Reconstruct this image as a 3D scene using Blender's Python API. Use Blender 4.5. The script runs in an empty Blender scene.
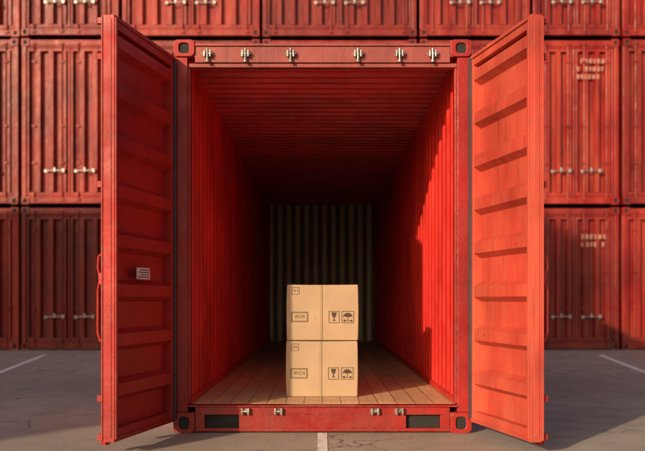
import bpy, bmesh, math, random
from mathutils import Vector, Matrix
random.seed(4)
scene = bpy.context.scene
R = math.radians

# ---------------------------------------------------------------- materials
def nt(name):
    m = bpy.data.materials.new(name); m.use_nodes = True
    t = m.node_tree; t.nodes.clear()
    out = t.nodes.new('ShaderNodeOutputMaterial')
    b = t.nodes.new('ShaderNodeBsdfPrincipled')
    t.links.new(b.outputs[0], out.inputs[0])
    return m, t, b
def noise(t, co, scale, detail=4, rough=.55, mapscale=None):
    n = t.nodes.new('ShaderNodeTexNoise'); n.inputs['Scale'].default_value = scale
    n.inputs['Detail'].default_value = detail; n.inputs['Roughness'].default_value = rough
    if mapscale:
        mp = t.nodes.new('ShaderNodeMapping'); mp.inputs['Scale'].default_value = mapscale
        t.links.new(co, mp.inputs[0]); co = mp.outputs[0]
    t.links.new(co, n.inputs['Vector']); return n.outputs['Fac']
def mrange(t, v, a, b, c=0, d=1):
    n = t.nodes.new('ShaderNodeMapRange'); n.clamp = True
    for i, x in zip((1, 2, 3, 4), (a, b, c, d)): n.inputs[i].default_value = x
    t.links.new(v, n.inputs[0]); return n.outputs[0]
def mix(t, f, a, b, mode='MIX'):
    n = t.nodes.new('ShaderNodeMixRGB'); n.blend_type = mode
    for i, x in ((0, f), (1, a), (2, b)):
        if isinstance(x, (int, float)): n.inputs[i].default_value = x
        elif isinstance(x, (tuple, list)): n.inputs[i].default_value = (*x, 1)
        else: t.links.new(x, n.inputs[i])
    return n.outputs[0]
def math_(t, op, a, b):
    n = t.nodes.new('ShaderNodeMath'); n.operation = op
    for i, x in ((0, a), (1, b)):
        if isinstance(x, (int, float)): n.inputs[i].default_value = x
        else: t.links.new(x, n.inputs[i])
    return n.outputs[0]
def bump(t, b, h, strength, dist):
    n = t.nodes.new('ShaderNodeBump'); n.inputs['Strength'].default_value = strength
    n.inputs['Distance'].default_value = dist
    t.links.new(h, n.inputs['Height']); t.links.new(n.outputs[0], b.inputs['Normal'])

def paint(name, base, rough=.42, rust=1.0, dust=.5, edge=False, dustcol=(.13,.06,.04), sun_tint=0, spec=.3, groove=None):
    m, t, b = nt(name)
    tc = t.nodes.new('ShaderNodeTexCoord'); co = tc.outputs['Object']
    big = noise(t, co, 1.3, 5)
    dark = tuple(c*.62 for c in base)
    lite = tuple(min(1, c*1.18+.001) for c in base)
    if groove: dark = tuple(c*.9 for c in base)
    c = mix(t, mrange(t, big, .3, .7), dark, lite)
    if sun_tint:  # peach streaks put warm sun highlights into the colour
        tint = noise(t, co, 1.0, 4, .55, (2.6, 2.6, .55))
        c = mix(t, mrange(t, tint, .42, .68, 0, sun_tint), c, (.58, .12, .065))
    st = noise(t, co, 1.0, 5, .6, (14, 14, .7))
    c = mix(t, mrange(t, st, .5, .8, 0, .25*dust), c, dustcol)
    st2 = noise(t, co, 1.0, 4, .6, (22, 22, 1.1))
    c = mix(t, mrange(t, st2, .56, .75, 0, .15 if groove else .5), c, tuple(x*.3 for x in base))
    sx = t.nodes.new('ShaderNodeSeparateXYZ'); t.links.new(co, sx.inputs[0])
    low = mrange(t, sx.outputs[2], .02, .75, .6*dust, 0)
    fz = noise(t, co, 6, 5)
    c = mix(t, math_(t, 'MULTIPLY', low, mrange(t, fz, .35, .65)), c, dustcol)
    if groove:   # shade of the recessed flutes painted in as a dark brown
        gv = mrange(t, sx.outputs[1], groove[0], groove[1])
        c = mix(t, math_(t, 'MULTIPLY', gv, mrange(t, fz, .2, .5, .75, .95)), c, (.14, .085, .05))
    ch = noise(t, co, 17, 9, .68)
    chm = mrange(t, ch, .70-.03*rust, .715-.03*rust)
    c = mix(t, chm, c, (.05, .02, .013))
    if edge:
        bv = t.nodes.new('ShaderNodeBevel'); bv.samples = 2; bv.inputs[0].default_value = .008
        g = t.nodes.new('ShaderNodeNewGeometry')
        d = t.nodes.new('ShaderNodeVectorMath'); d.operation = 'DOT_PRODUCT'
        t.links.new(bv.outputs[0], d.inputs[0]); t.links.new(g.outputs['Normal'], d.inputs[1])
        em = mrange(t, d.outputs['Value'], .99, .9)
        en = noise(t, co, 22, 6, .65)
        em = math_(t, 'MULTIPLY', em, mrange(t, en, .46, .58))
        c = mix(t, math_(t, 'MULTIPLY', em, .8), c, (.24, .10, .07))
    t.links.new(c, b.inputs['Base Color'])
    b.inputs['Specular IOR Level'].default_value = spec
    r = mrange(t, noise(t, co, 5, 5), .3, .7, rough-.1, rough+.14)
    t.links.new(r, b.inputs['Roughness'])
    h = math_(t, 'ADD', noise(t, co, 60, 3), math_(t, 'MULTIPLY', noise(t, co, 3.5, 3), 7))
    bump(t, b, h, .4, .0045)
    return m

M_red = paint('red_paint', (.29, .0095, .0085), edge=True)
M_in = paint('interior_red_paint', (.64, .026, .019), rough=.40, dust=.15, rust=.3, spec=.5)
M_door = paint('red_door_paint', (.34, .0125, .010), rough=.5, dust=.35, edge=True)
M_door_lit = paint('sunlit_door_paint', (.48, .056, .036), rough=.46, dust=.35, edge=True, dustcol=(.38,.19,.12), sun_tint=.6)  # right door: lighter copy of the red, with sunlight painted into it
M_head = paint('faded_red_paint', (.28, .058, .052), rough=.5, dust=1, edge=True)
M_bg = [paint('stack_paint_%d' % i, c, rust=1.4, dust=.6, rough=.36, sun_tint=tint) for i, (c, tint) in enumerate(
    [((.22, .009, .0075), .24), ((.175, .008, .007), .16), ((.26, .011, .008), .32), ((.195, .009, .008), .2)])]
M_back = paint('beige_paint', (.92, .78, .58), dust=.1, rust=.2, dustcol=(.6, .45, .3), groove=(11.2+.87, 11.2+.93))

def simple(name, col, rough=.5, metal=0, var=.3, sc=8, bmp=.2):
    m, t, b = nt(name)
    tc = t.nodes.new('ShaderNodeTexCoord'); co = tc.outputs['Object']
    n = noise(t, co, sc, 6, .6)
    c = mix(t, mrange(t, n, .3, .7), tuple(x*(1-var) for x in col), tuple(min(1, x*(1+var)) for x in col))
    t.links.new(c, b.inputs['Base Color']); b.inputs['Metallic'].default_value = metal
    t.links.new(mrange(t, n, .3, .7, rough-.08, rough+.12), b.inputs['Roughness'])
    bump(t, b, noise(t, co, sc*8, 4), bmp, .003)
    return m
M_steel = simple('galvanised_steel', (.33, .31, .28), .36, .85, .45, 30)
M_dark = simple('dark_recess', (.012, .010, .010), .8)
M_rubber = simple('rubber_gasket', (.035, .04, .05), .6)
M_label = simple('sticker_white', (.62, .58, .52), .6, 0, .08, 40)
M_decal = simple('faded_decal', (.32, .13, .10), .6, 0, .45, 14)
M_ink = simple('label_ink', (.03, .02, .015), .7)
M_inkb = simple('box_ink', (.055, .032, .018), .8, 0, .3, 60)

def wood():
    m, t, b = nt('plywood_floor')
    tc = t.nodes.new('ShaderNodeTexCoord'); co = tc.outputs['Object']
    mp = t.nodes.new('ShaderNodeMapping'); mp.inputs['Rotation'].default_value = (0, 0, R(90))
    t.links.new(co, mp.inputs[0])
    br = t.nodes.new('ShaderNodeTexBrick'); br.inputs['Scale'].default_value = 1
    br.inputs['Brick Width'].default_value = 2.4; br.inputs['Row Height'].default_value = .155
    br.inputs['Mortar Size'].default_value = .004; br.inputs['Bias'].default_value = 0
    br.inputs['Color1'].default_value = (.80, .53, .31, 1); br.inputs['Color2'].default_value = (.60, .38, .21, 1)
    br.inputs['Mortar'].default_value = (.07, .04, .02, 1)
    t.links.new(mp.outputs[0], br.inputs[0])
    g = noise(t, co, 1, 8, .65, (45, 2.2, 1))
    c = mix(t, mrange(t, g, .35, .7, 0, .6), br.outputs[0], (.34, .19, .10))
    s = noise(t, co, 2.2, 5)
    c = mix(t, mrange(t, s, .5, .7, 0, .35), c, (.34, .21, .12))
    t.links.new(c, b.inputs['Base Color'])
    t.links.new(mrange(t, s, .3, .7, .36, .6), b.inputs['Roughness'])
    h = math_(t, 'SUBTRACT', g, br.outputs['Fac'])
    bump(t, b, h, .5, .004); return m
M_wood = wood()

def asphalt():
    m, t, b = nt('asphalt')
    tc = t.nodes.new('ShaderNodeTexCoord'); co = tc.outputs['Object']
    a = noise(t, co, .35, 6, .6); f = noise(t, co, 70, 4, .75); md = noise(t, co, 3.2, 7, .65)
    c = mix(t, mrange(t, a, .35, .65), (.23, .20, .17), (.40, .345, .285))
    c = mix(t, mrange(t, md, .42, .68, 0, .55), c, (.15, .13, .11))
    c = mix(t, mrange(t, f, .38, .68, 0, .65), c, (.50, .43, .35))
    v = t.nodes.new('ShaderNodeTexVoronoi'); v.feature = 'DISTANCE_TO_EDGE'; v.inputs['Scale'].default_value = .55
    wob = t.nodes.new('ShaderNodeVectorMath'); wob.operation = 'ADD'
    nn = t.nodes.new('ShaderNodeTexNoise'); nn.inputs['Scale'].default_value = 2.5; nn.inputs['Detail'].default_value = 6
    t.links.new(co, nn.inputs['Vector'])
    sc = t.nodes.new('ShaderNodeVectorMath'); sc.operation = 'SCALE'; sc.inputs['Scale'].default_value = .6
    t.links.new(nn.outputs['Color'], sc.inputs[0]); t.links.new(co, wob.inputs[0]); t.links.new(sc.outputs[0], wob.inputs[1])
    t.links.new(wob.outputs[0], v.inputs['Vector'])
    cr = mrange(t, v.outputs['Distance'], .002, .008, 1, 0)
    cr = math_(t, 'MULTIPLY', cr, mrange(t, a, .45, .55, .05, .7))
    c = mix(t, cr, c, (.06, .054, .048))
    t.links.new(c, b.inputs['Base Color'])
    t.links.new(mrange(t, md, .3, .7, .55, .85), b.inputs['Roughness'])
    h = math_(t, 'SUBTRACT', math_(t, 'ADD', math_(t, 'MULTIPLY', f, 1.5), md), cr)
    bump(t, b, h, .65, .010); return m
M_ground = asphalt()

def linepaint():
    m, t, b = nt('worn_white_line')
    tc = t.nodes.new('ShaderNodeTexCoord'); co = tc.outputs['Object']
    n = noise(t, co, 14, 8, .7)
    c = mix(t, mrange(t, n, .52, .62), (.80, .78, .74), (.36, .32, .28))
    t.links.new(c, b.inputs['Base Color']); b.inputs['Roughness'].default_value = .75
    bump(t, b, noise(t, co, 90), .4, .005); return m
M_line = linepaint()

def cardboard(name, base):
    m, t, b = nt(name)
    tc = t.nodes.new('ShaderNodeTexCoord'); co = tc.outputs['Object']
    n = noise(t, co, 3, 5); fl = noise(t, co, 1, 3, .5, (160, 160, 6)); s = noise(t, co, 40, 6, .6)
    c = mix(t, mrange(t, n, .3, .7), tuple(x*.80 for x in base), base)
    c = mix(t, mrange(t, fl, .4, .7, 0, .22), c, tuple(x*.7 for x in base))
    c = mix(t, mrange(t, s, .55, .75, 0, .3), c, tuple(x*.6 for x in base))
    t.links.new(c, b.inputs['Base Color']); b.inputs['Roughness'].default_value = .8
    bump(t, b, math_(t, 'ADD', fl, math_(t, 'MULTIPLY', n, 8)), .4, .004); return m
M_card = cardboard('cardboard', (.42, .285, .175))
M_tape = cardboard('paper_tape', (.36, .24, .145))

# ---------------------------------------------------------------- mesh builder
ID = Matrix.Identity(4)
class B:
    def __init__(s, M=ID): s.bm = bmesh.new(); s.M = M
    def v(s, p): return s.bm.verts.new(s.M @ Vector(p))
    def box(s, x0, x1, y0, y1, z0, z1):
        v = [s.v((x, y, z)) for z in (z0, z1) for y in (y0, y1) for x in (x0, x1)]
        for f in ((0, 2, 3, 1), (4, 5, 7, 6), (0, 1, 5, 4), (2, 6, 7, 3), (0, 4, 6, 2), (1, 3, 7, 5)):
            s.bm.faces.new([v[i] for i in f])
        return s
    def cyl(s, p, q, r, n=10):
        p = Vector(p); q = Vector(q); d = (q-p).normalized()
        a = d.orthogonal().normalized(); c = d.cross(a)
        rings = []
        for e in (p, q):
            rings.append([s.v(e+(a*math.cos(2*math.pi*i/n)+c*math.sin(2*math.pi*i/n))*r) for i in range(n)])
        for i in range(n):
            j = (i+1) % n; s.bm.faces.new([rings[0][i], rings[0][j], rings[1][j], rings[1][i]])
        s.bm.faces.new(rings[0]); s.bm.faces.new(rings[1]); return s
    def tube(s, pts, r, n=8):
        for a, b in zip(pts[:-1], pts[1:]): s.cyl(a, b, r, n)
        return s
    def poly(s, pts, ext):
        e = Vector(ext); a = [s.v(p) for p in pts]; b = [s.v(Vector(p)+e) for p in pts]
        s.bm.faces.new(a); s.bm.faces.new(b[::-1]); n = len(a)
        for i in range(n): s.bm.faces.new([a[i], b[i], b[(i+1) % n], a[(i+1) % n]])
        return s
    def sheet(s, o, along, across, depth, L, H, period, d, flat=.30, slope=.2, seg=1):
        o = Vector(o); al = Vector(along); ac = Vector(across); de = Vector(depth)
        n = max(1, round(L/period)); p = L/n; prof = []
        for i in range(n):
            b0 = i*p
            prof += [(b0, 0), (b0+p*flat, 0), (b0+p*(flat+slope), d), (b0+p*(1-slope), d)]
        prof.append((L, 0))
        rows = []
        for k in range(seg+1):
            rows.append([s.v(o+al*u+de*w+ac*(H*k/seg)) for u, w in prof])
        for k in range(seg):
            for i in range(len(prof)-1):
                s.bm.faces.new([rows[k][i], rows[k][i+1], rows[k+1][i+1], rows[k+1][i]])
        return s
    def done(s, name, mat, parent=None, bevel=0, smooth=False, recalc=True):
        if recalc: bmesh.ops.recalc_face_normals(s.bm, faces=s.bm.faces)
        me = bpy.data.meshes.new(name); s.bm.to_mesh(me); s.bm.free()
        me.materials.append(mat)
        ob = bpy.data.objects.new(name, me); scene.collection.objects.link(ob)
        if bevel:
            md = ob.modifiers.new('b', 'BEVEL'); md.width = bevel; md.segments = 2
            md.limit_method = 'ANGLE'; md.angle_limit = R(40)
        if parent: ob.parent = parent
        return ob
def empty(name):
    e = bpy.data.objects.new(name, None); scene.collection.objects.link(e); return e

def casting(b, hole, x0, x1, y0, y1, z0, z1):
    w = x1-x0; h = z1-z0
    b.box(x0, x1, y0+.02, y1, z0, z1)
    cx = (x0+x1)/2; cz = (z0+z1)/2; n = 16
    hw = w*.24; hh = h*.30
    outer = []; inner = []
    for i in range(n):
        a = 2*math.pi*(i+.5)/n
        ca, sa = math.cos(a), math.sin(a)
        m = max(abs(ca), abs(sa)); outer.append((cx+ca/m*w/2, cz+sa/m*h/2))
        inner.append((cx+(abs(ca)**.6)*math.copysign(hw, ca), cz+(abs(sa)**.6)*math.copysign(hh, sa)))
    vo = [b.v((x, y0, z)) for x, z in outer]; vi = [b.v((x, y0, z)) for x, z in inner]
    vo2 = [b.v((x, y0+.0199, z)) for x, z in outer]; vi2 = [b.v((x, y0+.0199, z)) for x, z in inner]
    for i in range(n):
        j = (i+1) % n
        for q in ((vo[i], vo[j], vi[j], vi[i]), (vi[i], vi[j], vi2[j], vi2[i]), (vo[i], vo2[i], vo2[j], vo[j])):
            b.bm.faces.new(q)
    hole.poly([(x, y0+.0185, z) for x, z in inner], (0, .001, 0))

# ---------------------------------------------------------------- main container
C = empty('shipping_container')
W = 1.22; Lc = 12.2; TOP = 3.22; FL = .23; CEIL = 3.10
b = B(); hole = B()
cw = .175
for sx in (-1, 1):
    for (ya, yb) in ((-.02, .14), (Lc-.16, Lc)):
        for (za, zb) in ((0.0, .17), (3.08, TOP)):
            x0, x1 = sorted((sx*W, sx*(W-cw)))
            casting(b, hole, x0, x1, ya, yb, za, zb)
b.done('corner_castings', M_red, C, .006)
b = B()
for sx in (-1, 1):
    x0, x1 = sorted((sx*(W-.002), sx*(W-.115)))
    b.box(x0, x1, 0, .12, .17, 3.08)
    x0, x1 = sorted((sx*(W-.105), sx*(W-.135)))
    b.box(x0, x1, .03, .118, .24, 3.0)
    b.box(*sorted((sx*(W-.002), sx*(W-.115))), Lc-.12, Lc-.002, .17, 3.08)
b.done('corner_posts', M_red, C, .006)
b = B()
b.box(-W+cw, W-cw, .0, .09, 3.035, 3.165)
b.box(-W+cw, W-cw, -.012, .10, 3.168, 3.19)
b.box(-W+.115, W-.115, .02, .10, 3.0, 3.033)
b.done('door_header', M_head, C, .005)
b = B()
for sx in (-1, 1):
    b.box(*sorted((sx*(W-.003), sx*(W-.07))), .14, Lc-.16, 3.12, 3.20)
    b.box(*sorted((sx*(W-.003), sx*(W-.075))), .14, Lc-.16, .03, .20)
    b.box(*sorted((sx*(W-.078), sx*(W-.13))), .12, Lc-.15, FL, FL+.05)
b.box(-W+cw, W-cw, Lc-.04, Lc-.005, 3.06, 3.20)
b.done('side_rails', M_in, C, .005)
b = B(); hp = B()
pk = [(-.965, -.685), (.685, .965)]
e0 = -W+cw+.002; e1 = W-cw-.002
b.box(e0, e1, 0, .12, .150, .215)
b.box(e0, e1, 0, .12, .012, .040)
segs = [(e0, pk[0][0]), (pk[0][1], pk[1][0]), (pk[1][1], e1)]
for a, c in segs: b.box(a, c, .001, .12, .0402, .1498)
b.box(-W+.117, W-.117, -.022, .14, .2152, .2275)
for a, c in pk: hp.box(a+.001, c-.001, .05, .11, .041, .149)
b.done('door_sill', M_red, C, .004)
hp.done('fork_pockets', M_dark, C)
hole.done('casting_holes', M_dark, C)
b = B()
for sx in (-1, 1):
    b.sheet((sx*(W-.115), .12, FL-.1), (0, 1, 0), (0, 0, 1), (sx, 0, 0), Lc-.2, 3.16-FL+.1, .27, .055, .26, .20)
b.done('corrugated_side_walls', M_in, C)
b = B()
b.sheet((-W+.06, .10, CEIL), (0, 1, 0), (1, 0, 0), (0, 0, 1), Lc-.15, 2*W-.12, .22, .075, .30, .16)
b.done('corrugated_roof', M_in, C)
b = B()
b.sheet((-1.13, Lc-.17, FL-.1), (1, 0, 0), (0, 0, 1), (0, 1, 0), 2.26, CEIL-FL+.19, .188, .12, .46, .11)
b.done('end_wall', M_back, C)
b = B(); b.box(-W+.077, W-.077, .142, Lc-.03, FL-.03, FL); b.done('plywood_floor', M_wood, C)
b = B()
for i in range(30): b.box(-W+.08, W-.08, .3+i*.4, .35+i*.4, .07, FL-.031)
b.done('floor_cross_members', M_red, C)
b = B()
for x in (-.94, -.63, -.26, .29, .63, .90):
    b.box(x-.038, x+.038, -.016, -.0005, 3.088, 3.112)
    b.box(x-.030, x-.018, -.05, -.016, 3.072, 3.128)
    b.box(x+.018, x+.030, -.05, -.016, 3.072, 3.128)
    b.cyl((x, -.034, 3.045), (x, -.034, 3.145), .010)
    b.cyl((x-.045, -.034, 3.10), (x+.045, -.034, 3.10), .007)
    b.cyl((x, -.034, 3.03), (x, -.034, 3.045), .016)
for x in (-.63, -.36, .43, .63):
    b.box(x-.036, x+.036, -.014, -.0005, .165, .20)
    b.box(x-.032, x-.018, -.045, -.014, .154, .208)
    b.box(x+.018, x+.032, -.045, -.014, .154, .208)
    b.cyl((x-.018, -.03, .182), (x+.018, -.03, .182), .009)
b.done('lock_keepers', M_steel, C, .002)

# doors ---------------------------------------------------------------
def door(sgn, label, MD):
    ang = R(12)
    U = Vector((-math.sin(ang)*1, -math.cos(ang), 0)); V = Vector((math.cos(ang), -math.sin(ang), 0))
    M = Matrix(((U.x, V.x, 0, -1.205), (U.y, V.y, 0, -.035), (0, 0, 1, 0), (0, 0, 0, 1)))
    if sgn > 0: M = Matrix.Scale(-1, 4, (1, 0, 0)) @ M
    D = empty('door_leaf'); D.parent = C
    L = 1.15; z0 = .10; z1 = 3.075; T = .085
    b = B(M)
    b.box(0, .065, -T, 0, z0, z1); b.box(L-.065, L, -T, 0, z0, z1)
    b.box(.0652, L-.0652, -T, -.002, z0, z0+.09); b.box(.0652, L-.0652, -T, -.002, z1-.09, z1)
    b.box(L-.012, L+.008, -T-.012, -T-.0005, z0+.01, z1-.01)
    b.box(L+.0005, L+.006, -T+.02, -.022, z0+.03, z1-.03)
    b.done('door_frame', MD, D, .006)
    b = B(M)
    za = z0+.0895; zb = z1-.0895
    b.sheet((.063, -.066, za), (0, 0, 1), (1, 0, 0), (0, 1, 0), zb-za, L-.126, .35, .062, .54, .11)
    b.done('door_panel', MD, D)
    b = B(M)
    b.box(.002, .030, .0005, .018, z0+.02, z1-.02)
    b.done('door_gasket', M_rubber, D, .003)
    b = B(M)
    b.box(L-.020, L-.006, .0005, .012, z0+.02, z1-.02)
    b.box(.0305, L-.0205, .0005, .010, z0+.02, z0+.034); b.box(.0305, L-.0205, .0005, .010, z1-.034, z1-.02)
    b.done('gasket_retainer', MD, D, .003)
    b = B(M)
    for u in (L-.13, .45):
        b.cyl((u, -T-.040, z0-.035), (u, -T-.040, z1+.035), .017, 12)
        for z in (z0+.16, .75, 1.55, 2.3, z1-.16):
            b.box(u-.045, u+.045, -T-.012, -T-.0005, z-.03, z+.03)
            b.box(u-.024, u+.024, -T-.062, -T-.012, z-.022, z+.022)
        for z, s in ((z0-.035, -1), (z1+.035, 1)):
            b.poly([(u-.03, -T-.065, z), (u+.03, -T-.065, z), (u+.05, -T-.02, z), (u+.02, -T-.012, z), (u-.03, -T-.015, z)], (0, 0, .05*-s))
    b.done('locking_bars', M_door, D, .003)
    b = B(M)
    u = L-.05; v = -T-.0
    b.tube([(u, v, .83), (u, v-.045, .80), (u, v-.062, .86), (u, v-.062, 1.16), (u, v-.045, 1.24), (u, v-.062, 1.32), (u, v-.055, 1.40), (u, v, 1.42)], .010)
    b.box(u-.03, u+.03, v-.014, v-.0005, .79, .87); b.box(u-.03, u+.03, v-.014, v-.0005, 1.37, 1.46)
    b.box(u-.02, u+.02, v-.05, v-.014, 1.20, 1.28)
    b.done('door_handle', M_door, D, .002)
    b = B(M)
    for z in (.35, 1.0, 1.65, 2.3, 2.85):
        b.cyl((-.012, -T*.5-.02, z-.06), (-.012, -T*.5-.02, z+.06), .016)
        b.box(-.01, .10, -T-.010, -T-.0005, z-.045, z+.045)
    b.done('hinges', M_door, D, .002)
    b = B(M)
    for z in (z0+.03, z0+.30, z1-.03, z1-.28, 1.9):
        b.box(L-.06, L-.02, -T-.055, -T-.013, z-.022, z+.022)
    b.done('edge_brackets', M_door, D, .003)
    if label:
        b = B(M)
        b.box(.52, .76, -.0035, .0005, 1.245, 1.330)
        b.done('door_sticker', M_label, D)
        b = B(M)
        for i in range(4): b.box(.535, .745-.04*(i % 2), .0007, .0012, 1.257+i*.018, 1.264+i*.018)
        b.done('sticker_print', M_ink, D)
door(-1, True, M_door); door(1, False, M_door_lit)

# ---------------------------------------------------------------- cardboard boxes
def ctext(s, size, x, z, y, parent, rot=(math.pi/2, 0, 0), mat=M_inkb, cond=1):
    cu = bpy.data.curves.new('t', 'FONT'); cu.body = s; cu.size = size; cu.align_x = 'CENTER'; cu.align_y = 'CENTER'
    cu.extrude = .0003; cu.offset = 0; cu.space_character = 1.25
    ob = bpy.data.objects.new('lettering', cu); scene.collection.objects.link(ob)
    ob.location = (x, y, z); ob.rotation_euler = rot; ob.scale = (cond, 1, 1)
    cu.materials.append(mat); ob.parent = parent
def frame(b, x0, x1, z0, z1, y, t=.004):
    for q in ((x0, x1, z0, z0+t), (x0, x1, z1-t, z1), (x0, x0+t, z0+t+.0001, z1-t-.0001), (x1-t, x1, z0+t+.0001, z1-t-.0001)):
        b.box(q[0], q[1], y, y+.0005, q[2], q[3])
def carton(z0, dx, txt, y0=.63, cond=.66):
    P = empty('cardboard_box')
    w = .315; h = .497; x0 = dx-w; x1 = dx+w; dp = .55
    bm = B()
    bm.box(x0, x1, y0, y0+dp, z0+.002, z0+h)
    ob = bm.done('carton', M_card, P)
    bmesh_ = bmesh.new(); bmesh_.from_mesh(ob.data)
    bmesh.ops.subdivide_edges(bmesh_, edges=bmesh_.edges, cuts=7, use_grid_fill=True)
    for v in bmesh_.verts:
        u = (v.co.x-dx)/w; q = (v.co.z-z0-h/2)/(h/2)
        if abs(v.co.x-x0) < 1e-4: v.co.x -= .005*(1-q*q)
        if abs(v.co.x-x1) < 1e-4: v.co.x += .005*(1-q*q)
        if abs(v.co.z-z0-h) < 1e-4 and abs(u) < .99: v.co.z -= .003*(1-u*u)
    bmesh_.to_mesh(ob.data); bmesh_.free()
    md = ob.modifiers.new('b', 'BEVEL'); md.width = .008; md.segments = 3; md.angle_limit = R(50); md.limit_method = 'ANGLE'
    b = B(); b.box(dx-.002, dx+.002, y0-.0006, y0+.001, z0+.006, z0+h-.006); b.done('flap_seam', M_inkb, P)
    b = B(); b.box(dx-.022, dx-.004, y0-.0012, y0-.0007, z0+.008, z0+h-.008)
    b.done('tape', M_tape, P)
    y = y0-.0022; b = B()
    ox = dx
    frame(b, ox-.272, ox-.205, z0+h-.088, z0+h-.024, y)
    frame(b, ox-.278, ox-.127, z0+.165, z0+.255, y, .005)
    frame(b, ox-.269, ox-.136, z0+.174, z0+.246, y, .0025)
    frame(b, ox+.055, ox+.150, z0+.155, z0+.262, y, .005)
    frame(b, ox+.170, ox+.280, z0+.155, z0+.262, y, .005)
    gx = ox+.102; gz = z0+.17
    b.poly([(gx-.024, y, gz+.08), (gx+.024, y, gz+.08), (gx+.016, y, gz+.045), (gx+.005, y, gz+.036), (gx+.005, y, gz+.014), (gx+.02, y, gz+.005), (gx-.02, y, gz+.005), (gx-.005, y, gz+.014), (gx-.005, y, gz+.036), (gx-.016, y, gz+.045)], (0, .0005, 0))
    ux = ox+.225; uz = z0+.165
    pts = [(ux+.042*math.cos(a), y, uz+.042+.040*math.sin(a)) for a in [math.pi*i/10 for i in range(11)]]
    pts += [(ux-.028, y, uz+.050), (ux-.014, y, uz+.042), (ux, y, uz+.050), (ux+.014, y, uz+.042), (ux+.028, y, uz+.050)]
    b.poly(pts, (0, .0005, 0))
    b.box(ux-.003, ux+.003, y, y+.0005, uz+.006, uz+.049); b.box(ux-.016, ux-.0031, y, y+.0005, uz+.006, uz+.012)
    b.box(ux-.04, ux-.02, y, y+.0005, uz+.004, uz+.022); b.box(ux+.016, ux+.040, y, y+.0005, uz+.004, uz+.018)
    b.done('printed_symbols', M_inkb, P)
    ctext('VI', .042, ox-.238, z0+h-.056, y0-.002, P)
    ctext(txt, .050, ox-.2025, z0+.210, y0-.002, P, cond=cond)
carton(FL, -.005, 'WICH'); carton(FL+.5, .0, 'WIIM', .632)

# ---------------------------------------------------------------- background stacks
def bgcont(x0, x1, z0, z1, y, mat, depth=6.1, decal=0, yaw=None):
    P = empty('shipping_container')
    M = yaw or ID
    cx = (x0+x1)/2
    b = B(M); hl = B(M)
    for a, c in ((x0, x0+.17), (x1-.17, x1)):
        for za, zb in ((z0, z0+.16), (z1-.16, z1)):
            casting(b, hl, a, c, y-.02, y+.14, za, zb)
            b.box(a, c, y+depth-.16, y+depth, za, zb)
    b.done('corner_castings', mat, P); hl.done('casting_holes', M_dark, P)
    b = B(M)
    for a, c in ((x0+.002, x0+.10), (x1-.10, x1-.002)):
        b.box(a, c, y, y+.12, z0+.16, z1-.16); b.box(a, c, y+depth-.12, y+depth-.01, z0+.16, z1-.16)
    b.box(x0+.17, x1-.17, y+.002, y+.12, z1-.15, z1-.02); b.box(x0+.17, x1-.17, y+.002, y+.12, z0+.02, z0+.15)
    b.box(x0+.101, x1-.101, y+.02, y+.11, z0+.151, z0+.19); b.box(x0+.101, x1-.101, y+.02, y+.11, z1-.19, z1-.151)
    b.done('frame', mat, P, .01)
    b = B(M)
    for s0, de in ((x0+.05, 1), (x1-.05, -1)):
        b.sheet((s0, y+.1, z0+.1), (0, 1, 0), (0, 0, 1), (-1*de, 0, 0), depth-.2, z1-z0-.16, .28, .036)
    b.box(x0+.03, x1-.03, y+.1, y+depth-.1, z1-.06, z1-.03)
    b.box(x0+.03, x1-.03, y+depth-.08, y+depth-.05, z0+.1, z1-.07)
    b.done('side_walls', mat, P)
    b = B(M); pn = B(M); rod = B(M); st = B(M)
    for a, c in ((x0+.105, cx-.006), (cx+.006, x1-.105)):
        za = z0+.195; zb = z1-.195
        b.box(a, a+.05, y+.03, y+.08, za, zb); b.box(c-.05, c, y+.03, y+.08, za, zb)
        b.box(a+.0505, c-.0505, y+.03, y+.08, zb-.07, zb); b.box(a+.0505, c-.0505, y+.03, y+.08, za, za+.07)
        pn.sheet((a+.05, y+.125, za+.06), (1, 0, 0), (0, 0, 1), (0, -1, 0), c-a-.1, zb-za-.12, .29, .115, .40, .12)
        for u in (a+.17, c-.17):
            rod.cyl((u, y-.002, z0+.06), (u, y-.002, z1-.06), .015)
            for z in (z0+.1, z0+.9, z0+1.7, z1-.5, z1-.1):
                rod.box(u-.04, u+.04, y-.028, y+.028, z-.022, z+.022)
        hz = z0+.72
        u0, u1 = (c-.52, c-.12) if a < cx-.2 else (a+.12, a+.52)
        if c-a < .75: u0, u1 = (a+.12, c-.12)
        st.cyl((u0, y-.05, hz), (u1, y-.05, hz+.015), .013)
        st.box(u0-.02, u0+.04, y-.065, y-.03, hz-.035, hz+.03)
        st.box(u1-.04, u1+.02, y-.065, y-.03, hz-.03, hz+.05)
        st.box((u0+u1)/2-.02, (u0+u1)/2+.02, y-.06, y-.03, hz-.02, hz+.08)
    b.done('door_frames', mat, P, .008); pn.done('door_panels', mat, P)
    rod.done('locking_bars', mat, P); st.done('door_handles', M_steel, P, .004)
    if decal:
        d = B(M); rr = random.Random(decal)
        for r in range(3 if decal == 1 else 2):
            zz = z1-.52-r*.17 if decal == 1 else z0+2.42-r*.17
            xx = cx+.02
            while xx < cx+.62:
                ww = rr.uniform(.04, .08)
                if rr.random() < .8: d.box(xx, xx+ww, y+.0055, y+.0068, zz, zz+.10)
                xx += ww+.03
        d.done('faded_marking', M_decal, P)
YB = 12.6; S = 45.94
def X(p): return (p-322.5)/S
cols = [(-270, -177), (-174, -77), (-74, 19), (22, 119), (122, 259.5), (262.5, 416.5), (420, 530), (533, 619.5), (622.5, 720), (723, 820), (823, 925)]
rows = [(0.0, 3.11), (3.17, 6.77), (6.83, 9.9)]
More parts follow.
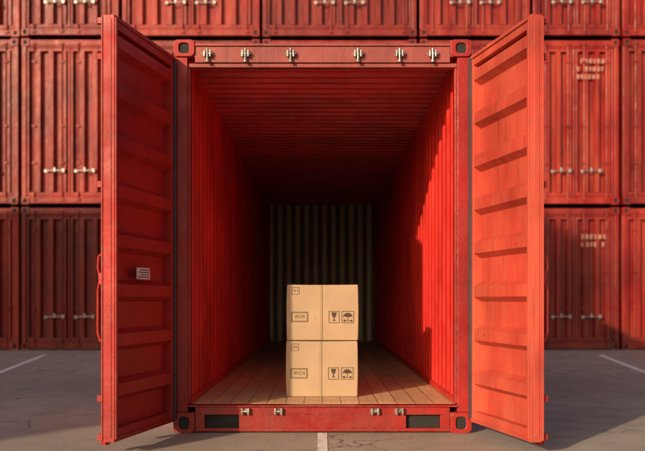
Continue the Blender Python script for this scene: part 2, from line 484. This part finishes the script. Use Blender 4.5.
for ri, (za, zb) in enumerate(rows):
    for ci, (a, c) in enumerate(cols):
        dec = 0
        if ci == 7 and ri == 1: dec = 1
        if ci == 7 and ri == 0: dec = 2
        mi = (ri*5+ci*3) % 4
        if ri == 1 and ci in (3, 7): mi = 2
        bgcont(X(a), X(c), za, zb, YB+random.uniform(-.05, .05), M_bg[mi], decal=dec)
# unseen container stacks added behind the camera to shade the lower row
YAW = Matrix.Rotation(R(90), 4, 'Z')
for k in range(2):
    for lv in range(4):
        bgcont(-14.6, -12.16, lv*2.92, lv*2.92+2.88, 11.7+k*12.4, M_bg[(lv+k) % 4], depth=12.2, yaw=YAW)

# ---------------------------------------------------------------- ground and markings
b = B()
v = [b.v(p) for p in ((-300, -300, 0), (300, -300, 0), (300, 300, 0), (-300, 300, 0))]; b.bm.faces.new(v)
b.done('ground', M_ground)
def line(p, q, w):
    p = Vector(p); q = Vector(q); d = (q-p).normalized(); n = Vector((-d.y, d.x, 0))*w/2
    b = B(); b.bm.faces.new([b.v(x+Vector((0, 0, .004))) for x in (p-n, p+n, q+n, q-n)][::-1])
    b.done('parking_line', M_line)
line((0, -9, 0), (0, -.0, 0), .075)
line((4.3, 2.6, 0), (5.5, 10.8, 0), .11)
line((-4.3, 2.6, 0), (-5.5, 10.8, 0), .11)

# ---------------------------------------------------------------- light
PHI = R(33); EL = R(16)
d = Vector((math.sin(PHI)*math.cos(EL), math.cos(PHI)*math.cos(EL), -math.sin(EL)))
sun = bpy.data.lights.new('sun', 'SUN'); sun.energy = 5.0; sun.angle = R(.8); sun.color = (1, .78, .52)
so = bpy.data.objects.new('sun', sun); scene.collection.objects.link(so)
so.rotation_euler = d.to_track_quat('-Z', 'Y').to_euler(); so.location = (-10, -20, 15)
w = bpy.data.worlds.new('World'); scene.world = w; w.use_nodes = True
t = w.node_tree; bg = t.nodes['Background']; sky = t.nodes.new('ShaderNodeTexSky')
sky.sky_type = 'NISHITA'; sky.sun_disc = False; sky.sun_elevation = EL; sky.sun_rotation = math.pi+PHI
sky.dust_density = 4
t.links.new(sky.outputs[0], bg.inputs[0]); bg.inputs[1].default_value = .15

# ---------------------------------------------------------------- camera
cam = bpy.data.cameras.new('camera'); co = bpy.data.objects.new('camera', cam); scene.collection.objects.link(co)
co.location = (0, -7.6, 1.09); co.rotation_euler = (R(90), 0, 0)
cam.sensor_width = 36; cam.lens = 51.8; cam.shift_y = 74.5/645; cam.clip_end = 1000
cam.dof.use_dof = True; cam.dof.focus_distance = 7.8; cam.dof.aperture_fstop = 1.5
scene.camera = co
scene.view_settings.view_transform = 'Standard'; scene.view_settings.look = 'None'; scene.view_settings.exposure = 0
